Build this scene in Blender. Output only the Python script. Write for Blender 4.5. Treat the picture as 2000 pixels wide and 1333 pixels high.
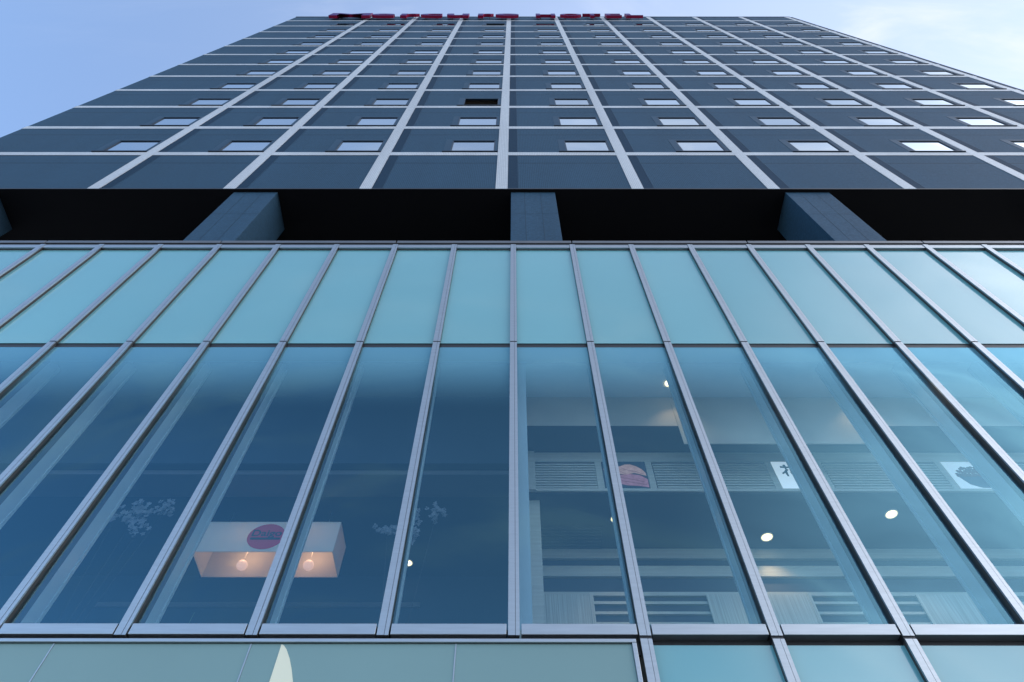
import bpy, math, random
from mathutils import Vector, Matrix

# ------------------------------------------------------------------ scene, camera, sky, sun
S = bpy.context.scene
for o in list(bpy.data.objects):
    bpy.data.objects.remove(o)
COL = S.collection
R = math.radians
E = 1.6                                   # eye height: builder heights below are given from eye level

cam_d = bpy.data.cameras.new('camera')
cam = bpy.data.objects.new('camera', cam_d); COL.objects.link(cam)
cam_d.sensor_width = 36.0; cam_d.sensor_fit = 'HORIZONTAL'
cam_d.lens = 1333.3 / 2000 * 36
cam_d.clip_start = 0.05; cam_d.clip_end = 3000
cam.location = (0, 0, E)
cam.rotation_mode = 'QUATERNION'
cam.rotation_quaternion = (Matrix.Rotation(R(0.1036), 3, 'Z') @ Matrix.Rotation(R(90 + 58.88), 3, 'X')
                           @ Matrix.Rotation(R(0.1198), 3, 'Z')).to_quaternion()
S.camera = cam

SUN_EL, SUN_AZ = R(20), R(35)             # azimuth from +x towards +y: behind the facade, to the right
W = bpy.data.worlds.new('World'); S.world = W; W.use_nodes = True
nt = W.node_tree; nt.nodes.clear()
def wn(t, **k):
    n = nt.nodes.new(t)
    for a, b in k.items(): setattr(n, a, b)
    return n
def wl(a, b): nt.links.new(a, b)
sky = wn('ShaderNodeTexSky', sky_type='NISHITA', sun_disc=False)
sky.sun_elevation = SUN_EL
sky.sun_rotation = R(90) - SUN_AZ
sky.air_density = 1.0; sky.dust_density = 0.8; sky.ozone_density = 3.0
tc = wn('ShaderNodeTexCoord')
sep = wn('ShaderNodeSeparateXYZ'); wl(tc.outputs['Generated'], sep.inputs[0])
mp = wn('ShaderNodeMapping'); mp.inputs['Rotation'].default_value = (0.2, 0.3, 0.9); mp.inputs['Scale'].default_value = (1.0, 5.5, 1.6)
wl(tc.outputs['Generated'], mp.inputs[0])
nz = wn('ShaderNodeTexNoise'); nz.inputs['Scale'].default_value = 2.2; nz.inputs['Detail'].default_value = 7; nz.inputs['Roughness'].default_value = .58; nz.inputs['Distortion'].default_value = .9
wl(mp.outputs[0], nz.inputs['Vector'])
r1 = wn('ShaderNodeMapRange', interpolation_type='SMOOTHSTEP'); wl(nz.outputs['Fac'], r1.inputs['Value'])
r1.inputs['From Min'].default_value = .46; r1.inputs['From Max'].default_value = .78
r2 = wn('ShaderNodeMapRange', interpolation_type='SMOOTHSTEP'); wl(sep.outputs['X'], r2.inputs['Value'])
r2.inputs['From Min'].default_value = -.75; r2.inputs['From Max'].default_value = .75
r2.inputs['To Min'].default_value = .0; r2.inputs['To Max'].default_value = 1.0
r6 = wn('ShaderNodeMapRange', interpolation_type='SMOOTHSTEP'); wl(sep.outputs['Y'], r6.inputs['Value'])
r6.inputs['From Min'].default_value = -.05; r6.inputs['From Max'].default_value = -.6
r6.inputs['To Min'].default_value = 0; r6.inputs['To Max'].default_value = .8
g6 = wn('ShaderNodeMath', operation='MAXIMUM'); wl(r2.outputs[0], g6.inputs[0]); wl(r6.outputs[0], g6.inputs[1])
mu = wn('ShaderNodeMath', operation='MULTIPLY'); wl(r1.outputs[0], mu.inputs[0]); wl(g6.outputs[0], mu.inputs[1])
# a thin even veil of high cloud towards the sun's side
r3 = wn('ShaderNodeMapRange', interpolation_type='SMOOTHSTEP'); wl(sep.outputs['X'], r3.inputs['Value'])
r3.inputs['From Min'].default_value = -.7; r3.inputs['From Max'].default_value = .8
r3.inputs['To Min'].default_value = .07; r3.inputs['To Max'].default_value = .55
mx = wn('ShaderNodeMath', operation='ADD', use_clamp=True); 
mu2 = wn('ShaderNodeMath', operation='MULTIPLY'); wl(mu.outputs[0], mu2.inputs[0]); mu2.inputs[1].default_value = .6
wl(mu2.outputs[0], mx.inputs[0]); wl(r3.outputs[0], mx.inputs[1])
mix = wn('ShaderNodeMix', data_type='RGBA'); wl(mx.outputs[0], mix.inputs[0])
wl(sky.outputs[0], mix.inputs[6]); mix.inputs[7].default_value = (2.05, 2.18, 2.5, 1)
# a bank of bright cloud behind the photographer's right shoulder
dt = wn('ShaderNodeVectorMath', operation='DOT_PRODUCT'); wl(tc.outputs['Generated'], dt.inputs[0]); dt.inputs[1].default_value = (.843, -.432, .319)
r4 = wn('ShaderNodeMapRange', interpolation_type='SMOOTHSTEP'); wl(dt.outputs['Value'], r4.inputs['Value'])
r4.inputs['From Min'].default_value = .69; r4.inputs['From Max'].default_value = 1.0
n5 = wn('ShaderNodeMapRange'); wl(nz.outputs['Fac'], n5.inputs['Value'])
n5.inputs['From Min'].default_value = .3; n5.inputs['From Max'].default_value = .7; n5.inputs['To Min'].default_value = .6; n5.inputs['To Max'].default_value = 1.35
m4 = wn('ShaderNodeMath', operation='MULTIPLY'); wl(r4.outputs[0], m4.inputs[0]); wl(n5.outputs[0], m4.inputs[1])
bank = wn('ShaderNodeVectorMath', operation='SCALE'); bank.inputs[0].default_value = (5.2, 5.1, 5.2); wl(m4.outputs[0], bank.inputs['Scale'])
addb = wn('ShaderNodeVectorMath', operation='ADD'); wl(mix.outputs[2], addb.inputs[0]); wl(bank.outputs[0], addb.inputs[1])
bg = wn('ShaderNodeBackground'); bg.inputs['Strength'].default_value = .15
wl(addb.outputs[0], bg.inputs['Color'])
out = wn('ShaderNodeOutputWorld'); wl(bg.outputs[0], out.inputs[0])

sun_d = bpy.data.lights.new('sun', 'SUN'); sun_d.energy = 2.5; sun_d.angle = R(.5); sun_d.color = (1, .93, .82)
sun = bpy.data.objects.new('sun', sun_d); COL.objects.link(sun)
sd = Vector((math.cos(SUN_AZ) * math.cos(SUN_EL), math.sin(SUN_AZ) * math.cos(SUN_EL), math.sin(SUN_EL)))
sun.location = sd * 200
sun.rotation_euler = sd.to_track_quat('Z', 'Y').to_euler()

S.view_settings.view_transform = 'Standard'; S.view_settings.look = 'None'
S.view_settings.exposure = 1.66; S.view_settings.gamma = 1
S.view_settings.use_curve_mapping = False
S.cycles.use_denoising = True
S.cycles.max_bounces = 8; S.cycles.transparent_max_bounces = 20
S.cycles.glossy_bounces = 4; S.cycles.diffuse_bounces = 4
S.cycles.sample_clamp_indirect = 4
random.seed(7)

# ------------------------------------------------------------------ materials
def mat(name, color, rough=.5, metal=0.0, spec=.5, emit=None, estr=0, noise=None, ior=1.5):
    """noise = (scale xyz, amount): value variation with a shape of its own."""
    m = bpy.data.materials.new(name); m.use_nodes = True
    N = m.node_tree; b = N.nodes['Principled BSDF']
    b.inputs['Base Color'].default_value = (*color, 1); b.inputs['Roughness'].default_value = rough
    b.inputs['Metallic'].default_value = metal; b.inputs['Specular IOR Level'].default_value = spec
    b.inputs['IOR'].default_value = ior
    if emit:
        b.inputs['Emission Color'].default_value = (*emit, 1); b.inputs['Emission Strength'].default_value = estr
    if noise:
        sc, amt = noise
        g = N.nodes.new('ShaderNodeNewGeometry'); mp = N.nodes.new('ShaderNodeMapping'); mp.inputs['Scale'].default_value = sc
        N.links.new(g.outputs['Position'], mp.inputs[0])
        n = N.nodes.new('ShaderNodeTexNoise'); n.inputs['Scale'].default_value = 1; n.inputs['Detail'].default_value = 5
        N.links.new(mp.outputs[0], n.inputs['Vector'])
        mr = N.nodes.new('ShaderNodeMapRange'); mr.inputs['From Min'].default_value = .3; mr.inputs['From Max'].default_value = .7
        mr.inputs['To Min'].default_value = 1 - amt; mr.inputs['To Max'].default_value = 1 + amt
        N.links.new(n.outputs['Fac'], mr.inputs['Value'])
        mixn = N.nodes.new('ShaderNodeMix'); mixn.data_type = 'RGBA'; mixn.blend_type = 'MULTIPLY'; mixn.inputs[0].default_value = 1
        mixn.inputs[6].default_value = (*color, 1); N.links.new(mr.outputs[0], mixn.inputs[7])
        N.links.new(mixn.outputs[2], b.inputs['Base Color'])
    return m

def tile_mat(name, color, joint, rough, var=.12, pitch=.05, jw=.10, seams=None, spec=.5, ior=1.5):
    """glazed mosaic: a square grid of joints and a slightly different glaze on every tile; seams = panel joints (x list, z0, dz)."""
    m = bpy.data.materials.new(name); m.use_nodes = True
    N = m.node_tree; b = N.nodes['Principled BSDF']; L = N.links.new
    b.inputs['Roughness'].default_value = rough; b.inputs['Specular IOR Level'].default_value = spec; b.inputs['IOR'].default_value = ior
    g = N.nodes.new('ShaderNodeNewGeometry'); sp = N.nodes.new('ShaderNodeSeparateXYZ'); L(g.outputs['Position'], sp.inputs[0])
    def M(op, a, c=None, clamp=False):
        n = N.nodes.new('ShaderNodeMath'); n.operation = op; n.use_clamp = clamp
        for i, v in enumerate((a, c)):
            if v is None: continue
            if isinstance(v, (int, float)): n.inputs[i].default_value = v
            else: L(v, n.inputs[i])
        return n.outputs[0]
    hx = M('ADD', sp.outputs[0], sp.outputs[1])          # runs round the corner of a column
    u = M('DIVIDE', hx, pitch); v = M('DIVIDE', sp.outputs[2], pitch)
    ju = M('LESS_THAN', M('FRACT', u), jw); jv = M('LESS_THAN', M('FRACT', v), jw)
    j = M('MAXIMUM', ju, jv)
    cx = N.nodes.new('ShaderNodeCombineXYZ'); L(M('FLOOR', u), cx.inputs[0]); L(M('FLOOR', v), cx.inputs[1])
    wh = N.nodes.new('ShaderNodeTexWhiteNoise'); L(cx.outputs[0], wh.inputs['Vector'])
    n2 = N.nodes.new('ShaderNodeTexNoise'); n2.inputs['Scale'].default_value = 1; n2.inputs['Detail'].default_value = 6
    mpn = N.nodes.new('ShaderNodeMapping'); mpn.inputs['Scale'].default_value = (.9, .9, .12); L(g.outputs['Position'], mpn.inputs[0]); L(mpn.outputs[0], n2.inputs['Vector'])
    fac = M('ADD', M('MULTIPLY', M('SUBTRACT', wh.outputs['Value'], .5), var * 2), M('MULTIPLY', M('SUBTRACT', n2.outputs['Fac'], .5), .65))
    fac = M('ADD', fac, 1.0)
    c1 = N.nodes.new('ShaderNodeMix'); c1.data_type = 'RGBA'; c1.blend_type = 'MULTIPLY'; c1.inputs[0].default_value = 1
    c1.inputs[6].default_value = (*color, 1); L(fac, c1.inputs[7])
    c2 = N.nodes.new('ShaderNodeMix'); c2.data_type = 'RGBA'; L(j, c2.inputs[0]); L(c1.outputs[2], c2.inputs[6]); c2.inputs[7].default_value = (*joint, 1)
    last = c2.outputs[2]
    if seams:
        z0, dz, w, col = seams
        fr = M('FRACT', M('DIVIDE', M('SUBTRACT', sp.outputs[2], z0), dz))
        sm = M('LESS_THAN', fr, w / dz)
        c3 = N.nodes.new('ShaderNodeMix'); c3.data_type = 'RGBA'; L(sm, c3.inputs[0]); L(last, c3.inputs[6]); c3.inputs[7].default_value = (*col, 1)
        last = c3.outputs[2]
    L(last, b.inputs['Base Color'])
    L(M('ADD', M('MULTIPLY', j, .3), rough), b.inputs['Roughness'])
    # every tile sits at a slightly different tilt
    nm = N.nodes.new('ShaderNodeVectorMath'); nm.operation = 'SUBTRACT'; L(wh.outputs['Color'], nm.inputs[0]); nm.inputs[1].default_value = (.5, .5, .5)
    ns = N.nodes.new('ShaderNodeVectorMath'); ns.operation = 'SCALE'; L(nm.outputs[0], ns.inputs[0]); ns.inputs['Scale'].default_value = .03
    na = N.nodes.new('ShaderNodeVectorMath'); na.operation = 'ADD'; L(ns.outputs[0], na.inputs[0]); L(g.outputs['Normal'], na.inputs[1])
    nn = N.nodes.new('ShaderNodeVectorMath'); nn.operation = 'NORMALIZE'; L(na.outputs[0], nn.inputs[0])
    L(nn.outputs[0], b.inputs['Normal'])
    return m

def glass_mat(name, f0, tint, refl, gain=1.0, opaque=None, wav=.004, frit_falloff=None):
    """coated pane: a Schlick mirror over a tinted clear body (or over a dark body)."""
    m = bpy.data.materials.new(name); m.use_nodes = True
    N = m.node_tree; L = N.links.new; N.nodes.clear()
    def M(op, a, c=None, clamp=False):
        n = N.nodes.new('ShaderNodeMath'); n.operation = op; n.use_clamp = clamp
        for i, v in enumerate((a, c)):
            if v is None: continue
            if isinstance(v, (int, float)): n.inputs[i].default_value = v
            else: L(v, n.inputs[i])
        return n.outputs[0]
    g = N.nodes.new('ShaderNodeNewGeometry')
    d = N.nodes.new('ShaderNodeVectorMath'); d.operation = 'DOT_PRODUCT'; L(g.outputs['Normal'], d.inputs[0]); L(g.outputs['Incoming'], d.inputs[1])
    k = M('POWER', M('SUBTRACT', 1.0, M('ABSOLUTE', d.outputs['Value'])), 5)
    fac = M('ADD', M('MULTIPLY', k, (1 - f0) * gain), f0, True)
    gl = N.nodes.new('ShaderNodeBsdfGlossy'); gl.inputs['Roughness'].default_value = .0; gl.inputs['Color'].default_value = (*refl, 1)
    nz = N.nodes.new('ShaderNodeTexNoise'); nz.inputs['Scale'].default_value = .9; nz.inputs['Detail'].default_value = 1
    L(g.outputs['Position'], nz.inputs['Vector'])
    bp = N.nodes.new('ShaderNodeBump'); bp.inputs['Strength'].default_value = 1; bp.inputs['Distance'].default_value = wav
    L(nz.outputs['Fac'], bp.inputs['Height']); L(bp.outputs[0], gl.inputs['Normal'])
    if opaque:
        tr = N.nodes.new('ShaderNodeBsdfDiffuse'); tr.inputs['Color'].default_value = (*opaque, 1)
    else:
        tr = N.nodes.new('ShaderNodeBsdfTransparent'); tr.inputs['Color'].default_value = (*tint, 1)
    mx = N.nodes.new('ShaderNodeMixShader'); L(fac, mx.inputs[0]); L(tr.outputs[0], mx.inputs[1]); L(gl.outputs[0], mx.inputs[2])
    res = mx.outputs[0]
    if opaque:                                  # no two panes are coated or cleaned quite alike
        oi = N.nodes.new('ShaderNodeObjectInfo'); rr = N.nodes.new('ShaderNodeMapRange'); L(oi.outputs['Random'], rr.inputs['Value'])
        rr.inputs['To Min'].default_value = .82; rr.inputs['To Max'].default_value = 1.0
        vs = N.nodes.new('ShaderNodeVectorMath'); vs.operation = 'SCALE'; vs.inputs[0].default_value = refl; L(rr.outputs[0], vs.inputs['Scale'])
        L(vs.outputs[0], gl.inputs['Color'])
    if frit_falloff:                                    # printed dots thinning downwards from the head; also paint in ceiling light falloff
        z1, z0, dens, col = frit_falloff
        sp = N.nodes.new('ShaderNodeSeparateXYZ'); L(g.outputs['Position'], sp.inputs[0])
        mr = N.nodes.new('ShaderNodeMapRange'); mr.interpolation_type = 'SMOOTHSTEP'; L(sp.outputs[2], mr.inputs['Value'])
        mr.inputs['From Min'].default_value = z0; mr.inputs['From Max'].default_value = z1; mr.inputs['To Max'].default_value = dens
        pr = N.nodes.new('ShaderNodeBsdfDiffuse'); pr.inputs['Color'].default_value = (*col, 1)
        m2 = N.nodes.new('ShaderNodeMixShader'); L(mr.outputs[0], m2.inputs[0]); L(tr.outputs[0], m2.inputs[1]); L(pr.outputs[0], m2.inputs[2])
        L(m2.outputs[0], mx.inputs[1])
    o = N.nodes.new('ShaderNodeOutputMaterial'); L(res, o.inputs[0])
    return m

H, Z0 = 3.115, 20.22                 # storey height, centre of the lowest pale band
DARK = tile_mat('dark_glazed_tile', (.010, .037, .071), (.052, .098, .145), .6, spec=.5, ior=1.22, jw=.22, seams=(Z0 - .93 + E, H, .035, (.01, .02, .035)))
DARKER = tile_mat('darker_glazed_tile', (.007, .025, .050), (.020, .044, .074), .6, spec=.5, ior=1.2, jw=.2)
WHITE = tile_mat('pale_glazed_tile', (.46, .475, .49), (.23, .26, .31), .4, var=.05, jw=.14)
JOINT = mat('column_joint', (.016, .040, .066), .6, spec=.2)
COLT = tile_mat('column_tile', (.020, .055, .095), (.036, .070, .108), .6, spec=.5, ior=1.25)
ALU = mat('brushed_aluminium', (.37, .40, .42), .38, .85, noise=((3, 3, 40), .06))
BRONZE = mat('dark_mullion_body', (.045, .043, .042), .5, spec=.3)
ALU_D = mat('grey_coping_metal', (.13, .135, .145), .45, .6, noise=((2, 2, 2), .1))
BLACK = mat('black_gasket', (.012, .014, .018), .5)
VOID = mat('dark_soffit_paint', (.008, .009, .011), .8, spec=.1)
FRAME = mat('dark_window_metal', (.01, .025, .045), .4, 0, spec=.25)
PLATE = mat('window_surround_metal', (.018, .050, .086), .55, 0, spec=.2)
CLEAR = glass_mat('coated_clear_glass', .14, (.76, .87, .93), (.33, .77, .98), frit_falloff=(8.80 + E, 7.2 + E, .66, (.16, .36, .45)))
BACKG = glass_mat('inner_glass_face', .0, (.96, .99, 1), (1, 1, 1), gain=0)
WING = glass_mat('window_glass', .74, (1, 1, 1), (.92, .99, 1.0), opaque=(.03, .04, .06), wav=.002)
SPAN = mat('white_backed_glass', (.135, .34, .375), .05, spec=.5, ior=1.78, noise=((.25, .25, .25), .05))
def vary(m, amt):
    """each pane of a batch is a shade lighter or darker and sits a hair out of plane"""
    N = m.node_tree; b = N.nodes['Principled BSDF']; L = N.links.new
    oi = N.nodes.new('ShaderNodeObjectInfo'); rr = N.nodes.new('ShaderNodeMapRange'); L(oi.outputs['Random'], rr.inputs['Value'])
    rr.inputs['To Min'].default_value = 1 - amt; rr.inputs['To Max'].default_value = 1 + amt
    src = b.inputs['Base Color'].links[0].from_socket
    vs = N.nodes.new('ShaderNodeVectorMath'); vs.operation = 'SCALE'; L(src, vs.inputs[0]); L(rr.outputs[0], vs.inputs['Scale']); L(vs.outputs[0], b.inputs['Base Color'])
    g = N.nodes.new('ShaderNodeNewGeometry'); wn_ = N.nodes.new('ShaderNodeTexWhiteNoise'); wn_.noise_dimensions = '1D'; L(oi.outputs['Random'], wn_.inputs['W'])
    a = N.nodes.new('ShaderNodeVectorMath'); a.operation = 'SUBTRACT'; L(wn_.outputs['Color'], a.inputs[0]); a.inputs[1].default_value = (.5, .5, .5)
    sc = N.nodes.new('ShaderNodeVectorMath'); sc.operation = 'SCALE'; L(a.outputs[0], sc.inputs[0]); sc.inputs['Scale'].default_value = .03
    ad = N.nodes.new('ShaderNodeVectorMath'); ad.operation = 'ADD'; L(sc.outputs[0], ad.inputs[0]); L(g.outputs['Normal'], ad.inputs[1])
    nm = N.nodes.new('ShaderNodeVectorMath'); nm.operation = 'NORMALIZE'; L(ad.outputs[0], nm.inputs[0]); L(nm.outputs[0], b.inputs['Normal'])
vary(SPAN, .035)
SIGNG = mat('frosted_sign_glass', (.168, .275, .275), .42, spec=.4, noise=((.5, .5, .5), .04))
CREAM = mat('cream_film', (.70, .68, .52), .5)
FIN = mat('white_inner_fin', (.30, .37, .39), .3)
CEIL = mat('ceiling_plaster', (.80, .80, .77), .8, noise=((1, 1, 1), .06))
BEIGE = mat('beige_wall', (.55, .50, .42), .8, noise=((1.5, 1.5, 1.5), .06))
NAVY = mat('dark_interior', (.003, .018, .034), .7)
CHAR = mat('charcoal_interior', (.055, .055, .07), .7)
WOOD = mat('pale_wood', (.62, .58, .49), .55, noise=((1, 6, 30), .1))
WOODV = mat('pale_wood_screen', (.60, .57, .49), .55, noise=((60, 2, 1), .25))
TRIM = mat('dim_trim', (.10, .10, .11), .6)
PAVE = mat('paving', (.24, .23, .22), .8, noise=((1.2, 1.2, 1), .15))
MAG = mat('magenta_letter_return', (.26, .008, .05), .4, spec=.2)
VIO = mat('dark_violet_letter_face', (.05, .015, .12), .5, spec=.15)

# ------------------------------------------------------------------ mesh helpers
class MB:
    def __init__(s): s.v = []; s.f = []; s.m = []
    def quad(s, a, b, c, d, mi=0):
        n = len(s.v); s.v += [a, b, c, d]; s.f.append((n, n + 1, n + 2, n + 3)); s.m.append(mi)
    def poly(s, pts, mi=0):
        n = len(s.v); s.v += list(pts); s.f.append(tuple(range(n, n + len(pts)))); s.m.append(mi)
    def box(s, x0, x1, y0, y1, z0, z1, mi=0, front=None, skip=''):
        P = [(x, y, z) for z in (z0, z1) for y in (y0, y1) for x in (x0, x1)]
        n = len(s.v); s.v += P
        F = {'d': (0, 2, 3, 1), 'u': (4, 5, 7, 6), 'f': (0, 1, 5, 4), 'b': (2, 6, 7, 3), 'l': (0, 4, 6, 2), 'r': (1, 3, 7, 5)}
        for k, q in F.items():
            if k in skip: continue
            s.f.append(tuple(n + i for i in q)); s.m.append(front if (k == 'f' and front is not None) else mi)
    def tube(s, p, q, r, n=8, mi=0, r2=None):
        p, q = Vector(p), Vector(q); ax = (q - p).normalized(); r2 = r if r2 is None else r2
        a = ax.orthogonal().normalized(); b = ax.cross(a); i0 = len(s.v)
        for c, rr in ((p, r), (q, r2)):
            for k in range(n):
                t = 2 * math.pi * k / n; s.v.append(tuple(c + rr * (math.cos(t) * a + math.sin(t) * b)))
        for k in range(n):
            s.f.append((i0 + k, i0 + (k + 1) % n, i0 + n + (k + 1) % n, i0 + n + k)); s.m.append(mi)
        s.f.append(tuple(i0 + k for k in reversed(range(n)))); s.m.append(mi)
        s.f.append(tuple(i0 + n + k for k in range(n))); s.m.append(mi)
    def sphere(s, c, r, nu=16, nv=10, mi=0, sq=(1, 1, 1)):
        i0 = len(s.v)
        for j in range(nv + 1):
            t = math.pi * j / nv
            for i in range(nu):
                p = 2 * math.pi * i / nu
                s.v.append((c[0] + r * sq[0] * math.sin(t) * math.cos(p), c[1] + r * sq[1] * math.sin(t) * math.sin(p), c[2] + r * sq[2] * math.cos(t)))
        for j in range(nv):
            for i in range(nu):
                s.f.append((i0 + j * nu + i, i0 + (j + 1) * nu + i, i0 + (j + 1) * nu + (i + 1) % nu, i0 + j * nu + (i + 1) % nu)); s.m.append(mi)
    def prism(s, pts, y0, y1, mi=0):
        """outline in x,z (counter-clockwise seen from -y) given real thickness along y"""
        n = len(pts); i0 = len(s.v)
        s.v += [(x, y0, z) for x, z in pts] + [(x, y1, z) for x, z in pts]
        s.f.append(tuple(i0 + k for k in range(n))); s.m.append(mi)
        s.f.append(tuple(i0 + n + k for k in reversed(range(n)))); s.m.append(mi)
        for k in range(n):
            s.f.append((i0 + (k + 1) % n, i0 + k, i0 + n + k, i0 + n + (k + 1) % n)); s.m.append(mi)
    def build(s, name, mats, parent=None, origin=(0, 0, 0), bevel=0, smooth=False):
        """vertices are given from eye level; the origin of the object is `origin` (same coordinates)."""
        me = bpy.data.meshes.new(name)
        me.from_pydata([(x - origin[0], y - origin[1], z - origin[2]) for x, y, z in s.v], [], s.f)
        for m in (mats if isinstance(mats, (list, tuple)) else [mats]): me.materials.append(m)
        for p, mi in zip(me.polygons, s.m): p.material_index = mi; p.use_smooth = smooth
        me.update()
        o = bpy.data.objects.new(name, me); COL.objects.link(o)
        if parent is not None:
            o.parent = parent
            w = ORG[parent.name]
            o.location = (origin[0] - w[0], origin[1] - w[1], origin[2] - w[2])
        else:
            o.location = (origin[0], origin[1], origin[2] + E)
        ORG[o.name] = origin
        if bevel:
            b = o.modifiers.new('bevel', 'BEVEL'); b.width = bevel; b.segments = 2; b.limit_method = 'ANGLE'
        return o
ORG = {}
def thing(name, label, cat, loc=(0, 0, -E), group=None):
    o = bpy.data.objects.new(name, None); COL.objects.link(o)
    o.location = (loc[0], loc[1], loc[2] + E); o.empty_display_size = .3
    ORG[o.name] = loc
    tag(o, label, cat, group); return o
def tag(o, label=None, cat=None, group=None, kind=None):
    if label: o['label'] = label
    if cat: o['category'] = cat
    if group: o['group'] = group
    if kind: o['kind'] = kind
    return o
def copy_tree(o, parent, loc):
    c = o.copy(); COL.objects.link(c); c.parent = parent; c.location = loc
    for ch in list(o.children):
        d = ch.copy(); COL.objects.link(d); d.parent = c
    return c

# ------------------------------------------------------------------ ground
b = MB(); b.quad((-400, -400, -E), (400, -400, -E), (400, 400, -E), (-400, 400, -E))
tag(b.build('pavement', PAVE), kind='structure')

# ------------------------------------------------------------------ tower
TY = 5.724                            # face of the tower
SX = [-.288 + 3.5 * i for i in range(-3, 7)]      # centres of the ten pale stripes
XL, XR = -16.42, 20.95; ZB, ZT = 17.02, 57.0; TD = 15.0
NR = 11
tower = thing('hotel_tower', 'tall dark-tiled tower with a pale grid of stripes and rows of small windows', 'building', (2.2, TY, -E))
HX0, HX1, HZ0, HZ1 = -1.80, -.175, .19, 1.62      # window hole relative to the stripe on its right / the band below it
holes = [(SX[i] + 3.5 * 0, j) for i in range(10) for j in range(NR)]
xs_bay = [SX[0] - 3.5] + SX
b = MB()
cuts = sorted([XL, XR] + [s + HX0 for s in SX] + [s + HX1 for s in SX])
zc = sorted([ZB, ZT] + [Z0 + H * j + HZ0 for j in range(NR)] + [Z0 + H * j + HZ1 for j in range(NR)])
for i in range(len(cuts) - 1):
    for j in range(len(zc) - 1):
        if i % 2 == 1 and j % 2 == 1: continue     # a window opening
        b.quad((cuts[i], TY, zc[j]), (cuts[i + 1], TY, zc[j]), (cuts[i + 1], TY, zc[j + 1]), (cuts[i], TY, zc[j + 1]))
Y1 = TY + TD
b.quad((XL, Y1, ZB), (XL, TY, ZB), (XL, TY, ZT), (XL, Y1, ZT)); b.quad((XR, TY, ZB), (XR, Y1, ZB), (XR, Y1, ZT), (XR, TY, ZT))
b.quad((XR, Y1, ZB), (XL, Y1, ZB), (XL, Y1, ZT), (XR, Y1, ZT)); b.quad((XL, TY, ZT), (XR, TY, ZT), (XR, Y1, ZT), (XL, Y1, ZT))
b.build('wall', DARK, tower)
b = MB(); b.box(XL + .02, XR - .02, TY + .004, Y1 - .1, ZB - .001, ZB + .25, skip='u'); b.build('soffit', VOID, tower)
b = MB(); b.box(XL, XR, TY - .012, TY - .002, ZB - .012, ZB + .05); b.build('drip_edge', BLACK, tower)
b = MB(); b.box(XL - .03, XR + .03, TY - .03, Y1, ZT + .003, ZT + .1); b.build('parapet_cap', ALU_D, tower)
for s in SX:
    b = MB(); b.box(s - .155, s + .155, TY - .016, TY - .001, ZB + .002, ZT - .004, skip='b'); b.build('pale_stripe', WHITE, tower)
    b = MB(); b.box(s + .156, s + .425, TY - .003, TY - .001, ZB + .002, ZT - .004, skip='b')
    b.box(s + .425, s + .440, TY - .006, TY - .001, ZB + .002, ZT - .004, mi=1, skip='b')
    b.build('dark_tile_strip', [DARKER, PLATE], tower)
edges = [XL] + [s for s in SX] + [XR]
for j in range(NR + 1):
    z = Z0 + H * j; b = MB()
    for k in range(len(edges) - 1):
        x0 = edges[k] + (.1555 if k else 0); x1 = edges[k + 1] - (.1555 if k < len(edges) - 2 else 0)
        b.box(x0, x1, TY - .012, TY - .004, z - .152, z + .152)
    b.build('pale_band', WHITE, tower)

def window_proto(is_open=False):
    """local origin = the stripe centre / band centre the window belongs to"""
    o = (SX[3], TY, Z0)
    X = lambda x: SX[3] + x
    Zz = lambda z: Z0 + z
    gx0, gx1, gz0, gz1 = -1.60, -.255, .225, 1.50
    b = MB(); f = TY - .006
    b.box(X(HX0), X(gx0), f, TY + .06, Zz(HZ0), Zz(HZ1)); b.box(X(gx1), X(HX1), f, TY + .06, Zz(HZ0), Zz(HZ1))
    b.box(X(gx0), X(gx1), f, TY + .06, Zz(gz1), Zz(HZ1)); b.box(X(gx0), X(gx1), f, TY + .06, Zz(HZ0), Zz(gz0))
    w = b.build('window', PLATE, tower, o)
    b = MB(); t = .035; y0, y1 = TY - .001, TY + .055
    b.box(X(gx0), X(gx0 + t), y0, y1, Zz(gz0), Zz(gz1)); b.box(X(gx1 - t), X(gx1), y0, y1, Zz(gz0), Zz(gz1))
    b.box(X(gx0 + t), X(gx1 - t), y0, y1, Zz(gz1 - t), Zz(gz1)); b.box(X(gx0 + t), X(gx1 - t), y0, y1, Zz(gz0), Zz(gz0 + t))
    b.build('frame', FRAME, w, o)
    b = MB(); b.box(X(HX0 - .03), X(HX1 + .01), TY - .045, TY - .007, Zz(HZ0 - .003), Zz(HZ0 + .032)); b.build('sill', FRAME, w, o)
    if not is_open:
        b = MB(); b.box(X(gx0 + t), X(gx1 - t), TY + .026, TY + .040, Zz(gz0 + t), Zz(gz1 - t)); b.build('pane', WING, w, o)
    else:
        b = MB(); a = .9
        x0, x1, z0, z1 = X(gx0 - .5), X(gx1 + .08), Zz(gz0 - .3), Zz(gz1 + .25)
        ya, yb = TY + .062, TY + a
        b.quad((x0, ya, z1), (x1, ya, z1), (x1, yb, z1), (x0, yb, z1), 0)          # ceiling
        b.quad((x0, yb, z0), (x1, yb, z0), (x1, yb, z1), (x0, yb, z1), 1)
        b.quad((x0, ya, z0), (x0, yb, z0), (x0, yb, z1), (x0, ya, z1), 1); b.quad((x1, yb, z0), (x1, ya, z0), (x1, ya, z1), (x1, yb, z1), 1)
        b.box(x0 + .3, x1, TY + .30, TY + .335, z1 - .06, z1 - .004, mi=1)
        b.build('room_beyond', [mat('dim_room_ceiling', (.16, .13, .10), .8), mat('dim_room_wall', (.03, .025, .02), .8)], w, o)
    return w
wp = window_proto(); wo = window_proto(True)
wo['label'] = 'open window showing a dark room ceiling'
base = wp.location.copy(); first = True; wo_used = False
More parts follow.
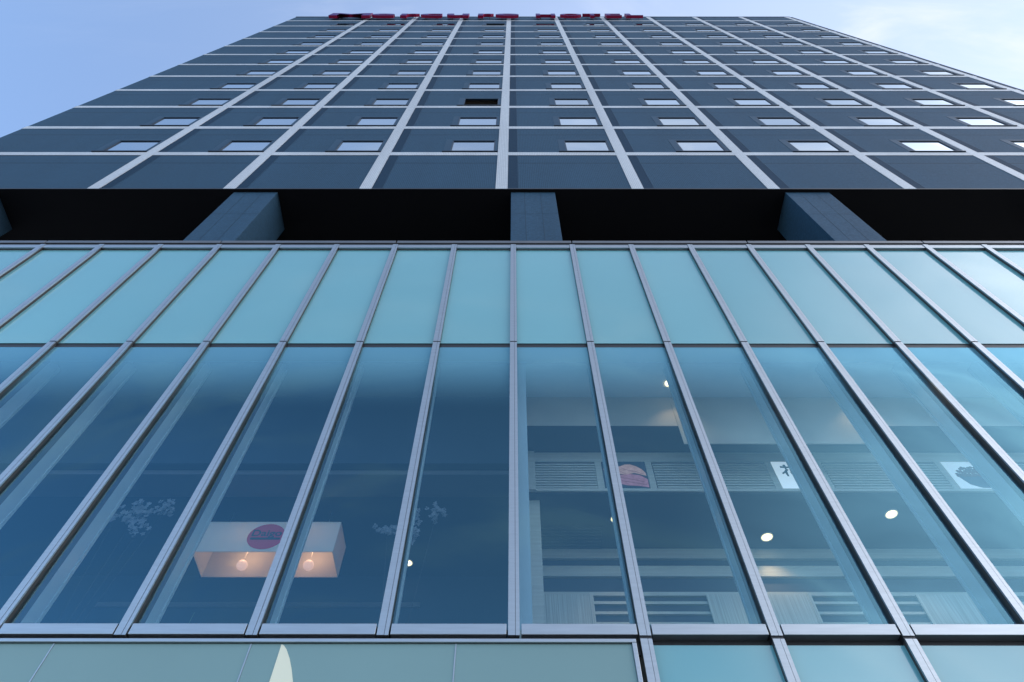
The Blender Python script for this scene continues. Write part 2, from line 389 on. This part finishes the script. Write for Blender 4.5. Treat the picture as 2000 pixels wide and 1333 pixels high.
rest = {(9, 0), (9, 1), (9, 2), (9, 10), (8, 10), (7, 10), (6, 10), (5, 10), (0, 10), (1, 10)}   # out of the frame, or the smallest
stuffmb = []
for i in range(10):
    for j in range(NR):
        loc = base + Vector(((i - 3) * 3.5, 0, j * H))
        if (i, j) in rest: stuffmb.append((loc, i, j)); continue
        if (i, j) in ((3, 2), (3, 10)):
            if (i, j) == (3, 2): wo.location = loc
            else: copy_tree(wo, tower, loc)
        elif first: wp.location = loc; first = False
        else: copy_tree(wp, tower, loc)
# the remaining windows as one part
v, f, mi = [], [], []; mats = [PLATE, FRAME, WING]
for loc, i, j in stuffmb:
    for src in [wp] + list(wp.children):
        n = len(v); off = loc - base
        for p in src.data.vertices: v.append(tuple(p.co + base + off))
        for p in src.data.polygons: f.append(tuple(n + q for q in p.vertices)); mi.append(mats.index(src.data.materials[0]))
me = bpy.data.meshes.new('window_row'); me.from_pydata(v, [], f)
for m in mats: me.materials.append(m)
for p, q in zip(me.polygons, mi): p.material_index = q
wr = bpy.data.objects.new('window_row', me); COL.objects.link(wr); wr.parent = tower; wr['kind'] = 'stuff'
# columns of the open storey
for c in range(-2, 4):
    x0 = -.045 + 7.05 * c - (.25 if c == -2 else .08 if c == -1 else 0); x1 = x0 + 1.13; b = MB()
    b.box(x0, x1, 5.80, 6.82, 11.9, ZB - .003)
    col = b.build('column', COLT, tower, bevel=.008)
    b = MB()
    for q in (.30, .66): b.box(x0 + 1.13 * q, x0 + 1.13 * q + .012, 5.797, 5.799, 11.9, ZB - .005)
    b.box(x0, x1, 5.7975, 5.7985, 15.45, 15.462)
    b.build('panel_joint', JOINT, col)
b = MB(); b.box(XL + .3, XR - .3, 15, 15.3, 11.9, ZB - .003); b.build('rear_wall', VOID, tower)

# ------------------------------------------------------------------ glass podium
D = 5.358; PW = 3.5 / 3; KX = lambda k: .0125 + PW * k
K0, K1 = -10, 12
pod = thing('glass_podium', 'glass-fronted podium with aluminium mullions, frosted panes above clear panes', 'building', (0, D, -E))
GY = D + .062
PX0, PX1 = KX(K0), KX(K1)
for k in range(K0, K1 + 1):
    x = KX(k)
    zlow = 3.86 if k < 1 else -.5
    b = MB()
    def seg(z0, z1):
        b.box(x - .052, x + .012, D, D + .022, z0, z1)
        b.box(x + .012, x + .016, D + .008, D + .022, z0, z1, mi=1)
        b.box(x + .016, x + .052, D + .0015, D + .0215, z0, z1)
        b.box(x - .050, x + .050, D + .0222, D + .20, z0 + .001, z1 - .001, mi=2)
    seg(8.877, 12.595)
    seg(3.832 if k >= 1 else 3.834, 8.851)
    b.box(x - .053, x + .053, D + .012, D + .19, 8.851, 8.877, mi=1)
    if k >= 1:
        seg(-E, 3.80); b.box(x - .053, x + .053, D + .012, D + .19, 3.80, 3.832, mi=1)
    mu_ = b.build('mullion', [ALU, BLACK, BRONZE], pod)
    b = MB()
    b.box(x - .03, x + .03, D + .201, 5.66, 3.7, 8.75); b.box(x - .022, x + .022, 5.66, 5.77, 3.7, 8.75); b.box(x - .034, x + .034, 5.77, 5.81, 3.7, 8.75)
    b.build('inner_fin', FIN, mu_)
for k in range(K0, K1):
    x0, x1 = KX(k) + .0555, KX(k + 1) - .0555
    b = MB(); b.box(x0 - .02, x1 + .02, GY, GY + .02, 8.90, 12.42); b.build('frosted_pane', SPAN, pod)
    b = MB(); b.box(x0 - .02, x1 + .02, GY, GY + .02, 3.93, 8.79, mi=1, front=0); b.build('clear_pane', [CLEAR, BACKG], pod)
    b = MB(); b.box(x0, x1, GY + .002, GY + .05, 8.79, 8.90); b.box(x0, x1, GY - .01, GY + .001, 8.892, 8.902, mi=1); b.build('pane_joint', [BLACK, SPAN], pod)
    b = MB(); b.box(x0, x1, D + .012, D + .15, 12.455, 12.595); b.build('top_rail', ALU, pod, bevel=.003)
    b = MB(); b.box(x0 + .012, x1 - .012, D + .004, D + .16, 3.843, 3.952); b.build('bottom_rail', ALU, pod, bevel=.003)
    if k >= 1:
        b = MB(); b.box(x0 - .02, x1 + .02, GY, GY + .02, .9, 3.775); b.build('frosted_pane', SPAN, pod)
    b = MB(); b.box(x0 - .05, x1 + .05, GY + .001, GY + .012, 12.42, 12.455); b.build('head_gasket', BLACK, pod)
b = MB(); b.box(PX0, PX1, GY + .03, GY + .06, 3.70, 3.845); b.build('sill_gasket', BLACK, pod)
kk = list(range(-11, 13, 3))
for a in kk:
    x0, x1 = KX(a) + .012, KX(a + 3) - .012
    b = MB(); b.box(x0, x1, D - .012, D + .35, 12.635, 12.745); b.build('coping', ALU_D, pod, bevel=.006)
b = MB(); b.box(KX(-11), KX(13), D + .02, D + .3, 12.596, 12.634); b.build('coping_shadow_gap', BLACK, pod)
b = MB(); b.box(PX0, PX1, GY + .04, 20.0, 8.76, 12.4); b.build('floor_slab', VOID, pod)
b = MB(); b.box(PX0, PX1, D + .22, 20.0, 2.2, 2.6); b.build('restaurant_floor', CHAR, pod)
b = MB(); b.box(PX0 - .2, PX0, D + .1, 20, -E, 12.4); b.box(PX1, PX1 + .2, D + .1, 20, -E, 12.4); b.build('side_wall', DARK, pod)
b = MB(); b.box(PX0, PX1, D + .5, D + .7, -E, 2.2); b.build('ground_floor_wall', CHAR, pod)
# restaurant interior
WX = .19
A, B_, C_ = 6.314, 6.846, 8.023      # bulkhead faces, rear wall
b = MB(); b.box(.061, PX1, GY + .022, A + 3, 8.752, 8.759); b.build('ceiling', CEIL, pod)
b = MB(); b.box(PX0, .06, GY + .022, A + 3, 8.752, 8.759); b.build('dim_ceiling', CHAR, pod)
b = MB(); b.box(.06, WX, 5.60, 8.6, 2.6, 8.745); b.build('partition_wall', FIN, pod)
b = MB()
b.box(WX + .002, PX1, A, A + .1, 8.027, 8.746); b.box(2.454, 5.16, A - .015, A - .002, 7.60, 8.60)
b.build('bulkhead', BEIGE, pod)
b = MB(); b.box(WX + .002, PX1, A + .001, B_ + .3, 8.012, 8.025); b.build('bulkhead_underside', CHAR, pod)
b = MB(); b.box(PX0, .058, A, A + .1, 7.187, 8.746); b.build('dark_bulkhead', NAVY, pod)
b = MB(); b.box(PX0 + 2.2, .057, A + .12, B_ + .01, 7.10, 7.18); b.build('bulkhead_trim', TRIM, pod)
b = MB(); b.box(WX + .002, PX1, B_, B_ + .12, 7.187, 8.01); lw = b.build('louvre_wall', CHAR, pod)
b = MB(); b.box(WX + .003, PX1, B_ - .03, B_ - .002, 7.804, 8.010); b.box(WX + .003, PX1, B_ - .03, B_ - .002, 7.186, 7.235)
b.build('wood_rail', WOOD, lw)
pics_x = [1.324, 3.856, 6.388, 8.92, 11.45]
stile = MB()
prev = WX + .003
for px in pics_x:
    for (x0, x1) in ((px - .10, px - .006), (px + .646, px + .74)):
        stile.box(x0, x1, B_ - .028, B_ - .002, 7.236, 7.803)
    a, c = prev + .01, px - .105
    lb = MB(); n = 10
    for q in range(n):
        z = 7.255 + (7.79 - 7.255) * q / n
        lb.box(a, c, B_ - .024, B_ - .003, z, z + .030)
    lb.build('louvre', WOOD, lw)
    prev = px + .745
stile.build('stile', WOOD, lw)
b = MB(); b.box(WX + .002, PX1, B_, C_ + .4, 7.172, 7.186); b.build('low_ceiling', CHAR, pod)
b = MB()
for q in range(7): b.box(.42, 1.32, 7.52 + .068 * q, 7.552 + .068 * q, 7.155, 7.1715)
b.build('ceiling_grille', TRIM, pod)
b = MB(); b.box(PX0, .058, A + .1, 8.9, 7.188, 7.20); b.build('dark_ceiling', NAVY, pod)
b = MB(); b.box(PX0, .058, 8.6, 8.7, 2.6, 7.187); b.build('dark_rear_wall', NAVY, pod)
b = MB(); b.box(-6.18, -1.37, 8.57, 8.598, 6.60, 6.68); b.build('wall_trim', TRIM, pod)
b = MB(); b.box(WX + .002, PX1, C_, C_ + .1, 2.6, 7.171); rw = b.build('rear_wall', CHAR, pod)
b = MB(); b.box(WX + .002, PX1, C_ - .05, C_ - .002, 6.99, 7.170); b.box(WX + .002, PX1, C_ - .05, C_ - .002, 6.663, 6.848)
b.box(WX + .002, PX1, C_ - .04, C_ - .002, 6.337, 6.398)
for z in (6.202, 6.038, 5.87, 5.70, 5.53): b.box(WX + .002, PX1, C_ - .035, C_ - .002, z, z + .042)
b.build('wood_slat', WOOD, rw)
for x0, x1 in ((.43, 1.073), (2.70, 4.106), (5.62, 6.77), (8.2, 9.4)):
    b = MB(); b.box(x0, x1, C_ - .075, C_ - .052, 4.2, 6.33)
    b.box(x1, x1 + .05, C_ - .085, C_ - .05, 4.2, 6.34)
    b.build('slatted_screen', WOODV, rw)
b = MB(); b.box(.20, .385, B_ + .14, B_ + .20, 2.6, 7.171); b.box(.20, .33, B_ - .06, B_ - .031, 7.19, 8.010); b.build('wood_post', WOOD, pod)

# ------------------------------------------------------------------ frosted shop sign band
sg = thing('sign_band', 'frosted glass sign band with a cream leaf graphic under the clear panes', 'sign', (-4, D - .02, 2.0))
jx = [1.05 - 1.75 * i - .0 for i in range(8)]
jx = [1.05, -.495, -2.29, -4.02, -5.77, -7.52, -9.3, -11.0]
for a, c in zip(jx[1:], jx[:-1]):
    b = MB(); b.box(a + .006, c - .006, D + .012, D + .035, 2.0, 3.752); b.build('sign_panel', SIGNG, sg)
b = MB()
for a in jx[1:-1]:
    b = MB(); b.box(a - .0055, a + .0055, D + .006, D + .03, 2.0, 3.752); b.build('joint_strip', ALU, sg)
b = MB()
b.box(-11, 1.085, D - .012, D + .05, 3.756, 3.79); b.box(1.046, 1.085, D - .010, D + .05, 2.0, 3.755)
b.build('frame', ALU, sg, bevel=.003)
pts = [(-2.024, 3.745), (-2.024, 2.4), (-1.68, 2.4), (-1.70, 2.8), (-1.75, 3.1), (-1.824, 3.388), (-1.87, 3.51), (-1.915, 3.61), (-1.965, 3.695), (-2.0, 3.735)]
b = MB(); b.prism([p for p in pts], D + .008, D + .0115); b.build('leaf_graphic', CREAM, sg)

# ------------------------------------------------------------------ rooftop letters
def text_mesh(txt, depth):
    cu = bpy.data.curves.new('letter', 'FONT'); cu.body = txt; cu.size = 1; cu.extrude = depth / 2; cu.resolution_u = 5
    cu.offset = .018
    o = bpy.data.objects.new('letter', cu); COL.objects.link(o)
    dg = bpy.context.evaluated_depsgraph_get(); me = bpy.data.meshes.new_from_object(o.evaluated_get(dg))
    bpy.data.objects.remove(o); return me
LY = 5.40
sign = thing('rooftop_sign', 'row of raised magenta letters along the top edge of the dark tower', 'sign', (-2, LY, 54.9))
spans = [('M', -13.47, -10.48, 1.55), ('e', -10.40, -8.70, 1.2), ('r', -8.24, -6.92, 1.2), ('c', -6.79, -5.19, 1.2), ('u', -4.85, -3.23, 1.2), ('r', -2.56, -1.42, 1.2), ('e', -1.27, .43, 1.2),
         ('H', 1.70, 3.12, 1.2), ('O', 3.48, 5.05, 1.2), ('T', 5.18, 6.50, 1.2), ('E', 6.84, 7.97, 1.2), ('L', 8.31, 9.52, 1.2)]
for ch, x0, x1, hh in spans:
    me = text_mesh(ch, .2)
    xs = [p.co.x for p in me.vertices]; ys = [p.co.y for p in me.vertices]
    ax, bx_, ay, by = min(xs), max(xs), min(ys), max(ys)
    for p in me.vertices:
        x = x0 + (p.co.x - ax) / (bx_ - ax) * (x1 - x0); z = 54.95 + (p.co.y - ay) / (by - ay) * hh; y = LY + .10 - p.co.z
        p.co = (x - ORG['rooftop_sign'][0], y - LY, z - 54.9)
    me.materials.clear(); me.materials.append(MAG); me.materials.append(VIO); me.update()
    for p in me.polygons: p.material_index = 1 if p.normal.y < -.9 else 0; p.use_smooth = False
    lo = bpy.data.objects.new('letter', me); COL.objects.link(lo); lo.parent = sign
    ORG[lo.name] = ORG['rooftop_sign']
    b = MB()
    for q in (.25, .75): 
        xx = x0 + (x1 - x0) * q
        b.tube((xx, LY + .19, 55.12), (xx, TY + .01, 55.12), .02, 6); b.tube((xx, LY + .19, 55.8), (xx, TY + .01, 55.8), .02, 6)
    b.build('bracket', ALU_D, lo, ORG['rooftop_sign'])

# ------------------------------------------------------------------ pendant lampshade
lx0, lx1, ly0, ly1, lz0, lz1 = -4.21, -2.36, 7.0, 7.5, 6.24, 6.765
lamp = thing('pendant_lamp', 'long box lampshade with a purple oval logo hanging behind the glass', 'lamp', ((lx0 + lx1) / 2, 7.25, lz0))
sm = bpy.data.materials.new('paper_shade'); sm.use_nodes = True
N = sm.node_tree; N.nodes.clear()
df = N.nodes.new('ShaderNodeBsdfDiffuse'); df.inputs['Color'].default_value = (.80, .78, .72, 1)
tl = N.nodes.new('ShaderNodeBsdfTranslucent'); tl.inputs['Color'].default_value = (.75, .66, .55, 1)
ms = N.nodes.new('ShaderNodeMixShader'); ms.inputs[0].default_value = .35
o_ = N.nodes.new('ShaderNodeOutputMaterial'); N.links.new(df.outputs[0], ms.inputs[1]); N.links.new(tl.outputs[0], ms.inputs[2]); N.links.new(ms.outputs[0], o_.inputs[0])
b = MB(); t = .006
b.box(lx0, lx1, ly0, ly0 + t, lz0, lz1); b.box(lx0, lx1, ly1 - t, ly1, lz0, lz1)
b.box(lx0, lx0 + t, ly0 + t, ly1 - t, lz0, lz1); b.box(lx1 - t, lx1, ly0 + t, ly1 - t, lz0, lz1); b.box(lx0 + t, lx1 - t, ly0 + t, ly1 - t, lz1 - t, lz1)
b.build('shade', sm, lamp)
BULB = mat('lit_globe', (.9, .8, .7), .5, emit=(1.0, .50, .32), estr=.25)
for bx in (-3.64, -2.745):
    b = MB(); b.sphere((bx, 7.33, 6.30), .072, 20, 12); g = b.build('globe_bulb', BULB, lamp, smooth=True)
    l = bpy.data.lights.new('bulb_light', 'POINT'); l.energy = 1.0; l.color = (1, .5, .26); l.shadow_soft_size = .06
    lo = bpy.data.objects.new('bulb_light', l); COL.objects.link(lo); lo.parent = lamp; lo.location = (bx - ORG['pendant_lamp'][0], .0, .30)
    b = MB(); b.tube((bx, 7.33, 6.37), (bx, 7.33, lz1 - .007), .004); b.build('bulb_cord', sm, g)
OV = mat('purple_logo', (.58, .035, .09), .6); TX = mat('dark_teal_lettering', (.006, .03, .05), .6)
cx, cz, rx, rz = -3.315, 6.50, .25, .22
b = MB(); b.prism([(cx + rx * math.cos(2 * math.pi * q / 40), cz + rz * math.sin(2 * math.pi * q / 40)) for q in range(40)], ly0 - .004, ly0 - .001)
logo = b.build('oval_logo', OV, lamp)
b = MB(); b.box(cx - .20, cx + .20, ly0 - .007, ly0 - .0045, cz - .058, cz - .022); b.build('underline_bar', TX, logo)
me = text_mesh('Daigo', .004)
xs = [p.co.x for p in me.vertices]; sc = .40 / (max(xs) - min(xs)); mnx = min(xs)
lorg = ORG['pendant_lamp']
for p in me.vertices:
    p.co = (cx - .20 + (p.co.x - mnx) * sc - lorg[0], ly0 - .007 - p.co.z * .3 - lorg[1], cz + .005 + p.co.y * .155 - lorg[2])
me.materials.clear(); me.materials.append(TX)
lt = bpy.data.objects.new('lettering', me); COL.objects.link(lt); lt.parent = logo; lt.location = (-(ORG[logo.name][0] - lorg[0]) - logo.location.x, 0, 0)
lt.location = Vector((0, 0, 0)) - logo.location
b = MB()
for wx in (-4.03, -2.62): b.tube((wx, 7.25, lz1), (wx, 7.25, 7.187), .004, 5)
b.build('hanging_wire', ALU, lamp)

# ------------------------------------------------------------------ downlights
GLOW = mat('lit_lamp', (1, .9, .7), .5, emit=(1.0, .76, .38), estr=.55)
CORE = mat('lit_lamp_core', (1, .9, .7), .5, emit=(1.0, .80, .50), estr=1.6)
RIM = mat('lamp_rim', (.6, .6, .6), .4)
def downlight(x, y, z, r, label, wash=0):
    t = thing('downlight', label, 'ceiling light', (x, y, z), 'ceiling downlights in the restaurant')
    b = MB(); n = 24; o = (x, y, z)
    ring = lambda rr, zz: [(x + rr * math.cos(2 * math.pi * q / n), y + rr * math.sin(2 * math.pi * q / n), zz) for q in range(n)]
    R1, R2, R3 = ring(r + .014, z - .001), ring(r + .010, z - .010), ring(r, z - .008)
    for A1, A2 in ((R1, R2), (R2, R3)):
        for q in range(n): b.quad(A1[q], A2[q], A2[(q + 1) % n], A1[(q + 1) % n])
    b.build('rim', RIM, t, o)
    b = MB(); b.poly(list(reversed(ring(r, z - .007)))); lz = b.build('lens', GLOW, t, o)
    b = MB(); b.poly(list(reversed(ring(r * .72, z - .0085)))); b.build('bulb', CORE, lz, o)
    if wash:
        l = bpy.data.lights.new('downlight_beam', 'SPOT'); l.energy = wash; l.color = (1, .66, .38); l.spot_size = R(95); l.spot_blend = .8; l.shadow_soft_size = .04
        lo = bpy.data.objects.new('downlight_beam', l); COL.objects.link(lo); lo.parent = t; lo.location = (0, 0, -.02)
downlight(2.43, 6.04, 8.748, .075, 'half hidden downlight washing the beige bulkhead, nearest the top left of the right room', 5)
downlight(5.21, 6.01, 8.748, .075, 'downlight mostly hidden behind a mullion high on the right side', 7)
downlight(3.772, 7.72, 7.172, .085, 'round lit downlight in the low ceiling below the calligraphy picture', 9)
downlight(5.483, 7.25, 7.172, .085, 'round lit downlight in the low ceiling, rightmost of the full discs', 9)
downlight(1.50, 7.35, 7.172, .07, 'sliver of downlight beside a mullion below the hand picture', 7)
downlight(-1.60, 8.30, 7.187, .07, 'small warm downlight in the dark left room beside the white blossoms')

# ------------------------------------------------------------------ pictures on the louvre wall
def frame_picture(x0, label, paper):
    t = thing('wall_picture', label, 'picture', (x0 + .32, B_ - .03, 7.236), 'pictures between the louvres')
    b = MB(); b.box(x0, x0 + .64, B_ - .031, B_ - .003, 7.238, 7.80); b.build('board', paper, t)
    return t
PY = B_ - .0325
def blob(cx_, cz_, rx_, rz_, n=20, rot=0, jit=.0):
    P = []
    for q in range(n):
        a = 2 * math.pi * q / n; k = 1 + random.uniform(-jit, jit)
        u, v_ = rx_ * k * math.cos(a), rz_ * k * math.sin(a)
        P.append((cx_ + u * math.cos(rot) - v_ * math.sin(rot), cz_ + u * math.sin(rot) + v_ * math.cos(rot)))
    return P
def layer(t, name, m, shapes, dy):
    b = MB()
    for i, p in enumerate(shapes): b.prism(p, PY - dy - .0002 * (i % 7), PY - dy + .0012 + 0 * i)
    b.build(name, m, t)
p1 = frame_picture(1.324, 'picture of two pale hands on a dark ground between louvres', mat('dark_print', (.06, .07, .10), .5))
SK1 = mat('print_skin', (.70, .40, .33), .6, noise=((14, 1, 20), .25), emit=(1, .5, .4), estr=.06); SK2 = mat('print_skin_rose', (.56, .25, .28), .6, noise=((14, 1, 20), .25), emit=(1, .3, .4), estr=.04)  # slight glow added to the printed skin to brighten the picture
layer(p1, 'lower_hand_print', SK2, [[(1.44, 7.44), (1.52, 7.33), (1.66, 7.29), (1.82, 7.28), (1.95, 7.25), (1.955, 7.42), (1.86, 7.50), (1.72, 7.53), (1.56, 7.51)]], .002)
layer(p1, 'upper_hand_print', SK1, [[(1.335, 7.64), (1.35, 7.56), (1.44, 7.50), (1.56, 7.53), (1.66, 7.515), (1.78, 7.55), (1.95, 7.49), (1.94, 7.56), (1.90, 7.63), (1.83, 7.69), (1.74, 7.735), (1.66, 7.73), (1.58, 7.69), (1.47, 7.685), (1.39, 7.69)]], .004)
CRS = mat('print_shadow_line', (.32, .15, .17), .6)
def crease(pts, w):
    L_, R_ = [], []
    for i, (x, z) in enumerate(pts): L_.append((x, z + w / 2)); R_.append((x, z - w / 2))
    return R_ + L_[::-1]
layer(p1, 'crease_print', CRS, [crease([(1.60, 7.66), (1.70, 7.60), (1.80, 7.58), (1.92, 7.52)], .006), crease([(1.47, 7.64), (1.56, 7.59), (1.66, 7.53)], .006), crease([(1.50, 7.46), (1.68, 7.43), (1.90, 7.36)], .006), crease([(1.58, 7.38), (1.74, 7.35), (1.92, 7.30)], .006)], .006)
p2 = frame_picture(3.856, 'white picture with dark brush calligraphy between louvres', mat('white_paper', (.85, .87, .88), .5, emit=(.9, .95, 1), estr=.16))  # paper carries a faint added emission so it looks lit
INK = mat('dark_ink', (.02, .05, .07), .5)
def stroke(pts, w0, w1):
    L_, R_ = [], []
    for i, (x, z) in enumerate(pts):
        a = pts[max(0, i - 1)]; c = pts[min(len(pts) - 1, i + 1)]
        dx, dz = c[0] - a[0], c[1] - a[1]; l = math.hypot(dx, dz) or 1
        w = (w0 + (w1 - w0) * i / (len(pts) - 1)) / 2
        L_.append((x - dz / l * w, z + dx / l * w)); R_.append((x + dz / l * w, z - dx / l * w))
    return L_ + R_[::-1]
ox, oz = 4.08, 7.55
G = [[(-.14, .13), (-.02, .12), (.14, .15)], [(-.07, .19), (-.055, .13), (-.06, .07)], [(.07, .2), (.06, .14), (.04, .08)],
     [(-.04, .07), (-.09, .0), (-.15, -.05)], [(-.08, .01), (-.08, -.05), (-.075, -.12)], [(.14, .05), (.05, .0), (-.01, -.03)],
     [(.02, .09), (.01, -.05), (.06, -.10), (.15, -.09), (.16, -.05)]]
strokes = [stroke([(ox + x * .9, oz + .03 + z * .8) for x, z in g], .040, .026) for g in G]
small = [[(.02, -.13), (.05, -.15), (.03, -.18)], [(.06, -.16), (.08, -.20), (.07, -.23)], [(.09, -.19), (.07, -.22), (.11, -.24)], [(.10, -.23), (.14, -.25), (.11, -.28)]]
strokes += [stroke([(ox + x, oz + .02 + z) for x, z in g], .012, .008) for g in small]
layer(p2, 'brush_writing', INK, strokes, .002)
p3 = frame_picture(6.388, 'picture of a heap of dark red berries in a bowl between louvres', mat('pale_print', (.72, .75, .78), .5, emit=(.9, .95, 1), estr=.10))  # pale ground also given a little added glow
BER = mat('print_berries', (.20, .09, .10), .6); BOW = mat('print_bowl', (.10, .10, .16), .6)
layer(p3, 'bowl_print', BOW, [[(6.47, 7.50), (6.56, 7.32), (6.70, 7.245), (7.02, 7.245), (7.02, 7.55)]], .002)
layer(p3, 'berry_print', BER, [blob(6.49 + .045 * i + random.uniform(-.01, .01), 7.50 + .033 * j + random.uniform(-.01, .01), .028, .024, 10) for j in range(6) for i in range(j // 2, 12) if 7.50 + .033 * j < 7.55 + .16 * math.sin(math.pi * (i + 1) / 14)], .004)

# ------------------------------------------------------------------ white blossom arrangements
PET = mat('white_petal', (.15, .16, .18), .6); STEM = mat('dark_stem', (.008, .010, .012), .7); VASE = mat('dark_vase', (.03, .03, .035), .3)
def blossom(cx_, cy_, boxes, label):
    t = thing('blossom_arrangement', label, 'flowers', (cx_, cy_, 2.6), 'white blossom arrangements behind the left glass')
    b = MB(); b.tube((cx_, cy_, 2.6), (cx_, cy_, 3.3), .12, 14, r2=.08); b.build('vase', VASE, t)
    st = MB(); pt = MB()
    for (x, z, rx_, rz_, n) in boxes:
        st.tube((cx_, cy_, 3.3), (x, cy_ + .02, z), .005, 5, r2=.003)
        for q in range(n):
            a, rr = random.uniform(0, 6.28), math.sqrt(random.random())
            px, pz, py = x + rx_ * rr * math.cos(a), z + rz_ * rr * math.sin(a), cy_ + random.uniform(-.07, .07)
            if math.sin(px * 31) * math.cos(pz * 27) > .45: continue
            for pq in range(5):                                    # five small petals to a flower
                aa = 2 * math.pi * pq / 5 + q; r_ = random.uniform(.014, .022)
                c = Vector((px + r_ * math.cos(aa), py + random.uniform(-.006, .006), pz + r_ * math.sin(aa)))
                u = Vector((math.cos(aa), random.uniform(-.5, .5), math.sin(aa))).normalized() * r_; w = u.cross(Vector((0, 1, 0))).normalized() * r_ * .75
                pt.poly([tuple(c - u), tuple(c - w), tuple(c + u), tuple(c + w)])
    st.build('stem', STEM, t); pt.build('petal_mass', PET, t)
blossom(-4.75, 6.35, [(-4.78, 6.30, .17, .16, 75), (-4.44, 6.36, .13, .13, 45), (-4.62, 6.05, .10, .12, 26), (-5.02, 6.28, .10, .10, 16)], 'white blossoms left of the box lampshade')
blossom(-1.25, 6.35, [(-1.55, 6.02, .15, .09, 32), (-1.28, 6.23, .13, .16, 40), (-.97, 6.30, .12, .12, 26), (-1.22, 5.95, .07, .10, 14), (-1.30, 5.72, .06, .07, 9)], 'white blossoms right of the box lampshade beside a mullion')
t = thing('sill_plant', 'tips of a small green and orange plant at the foot of the clear pane', 'plant', (-3.32, 5.95, 2.6))
LEAF = mat('green_leaf', (.05, .10, .04), .5); ORL = mat('orange_bud', (.55, .25, .06), .5)
b = MB(); b.tube((-3.32, 5.95, 2.6), (-3.32, 5.95, 2.9), .1, 12, r2=.13); b.build('pot', VASE, t)
b = MB()
for q in range(9):
    xx = -3.32 + random.uniform(-.10, .12); b.tube((-3.32, 5.95, 2.9), (xx, 5.95 + random.uniform(-.05, .05), random.uniform(4.15, 4.52)), .009, 5, r2=.002)
b.build('leaf_blade', LEAF, t)
b = MB()
for q in (-3.40, -3.22): b.sphere((q, 5.95, 4.33), .014, 8, 6, sq=(.7, .7, 2))
b.build('bud', ORL, t)
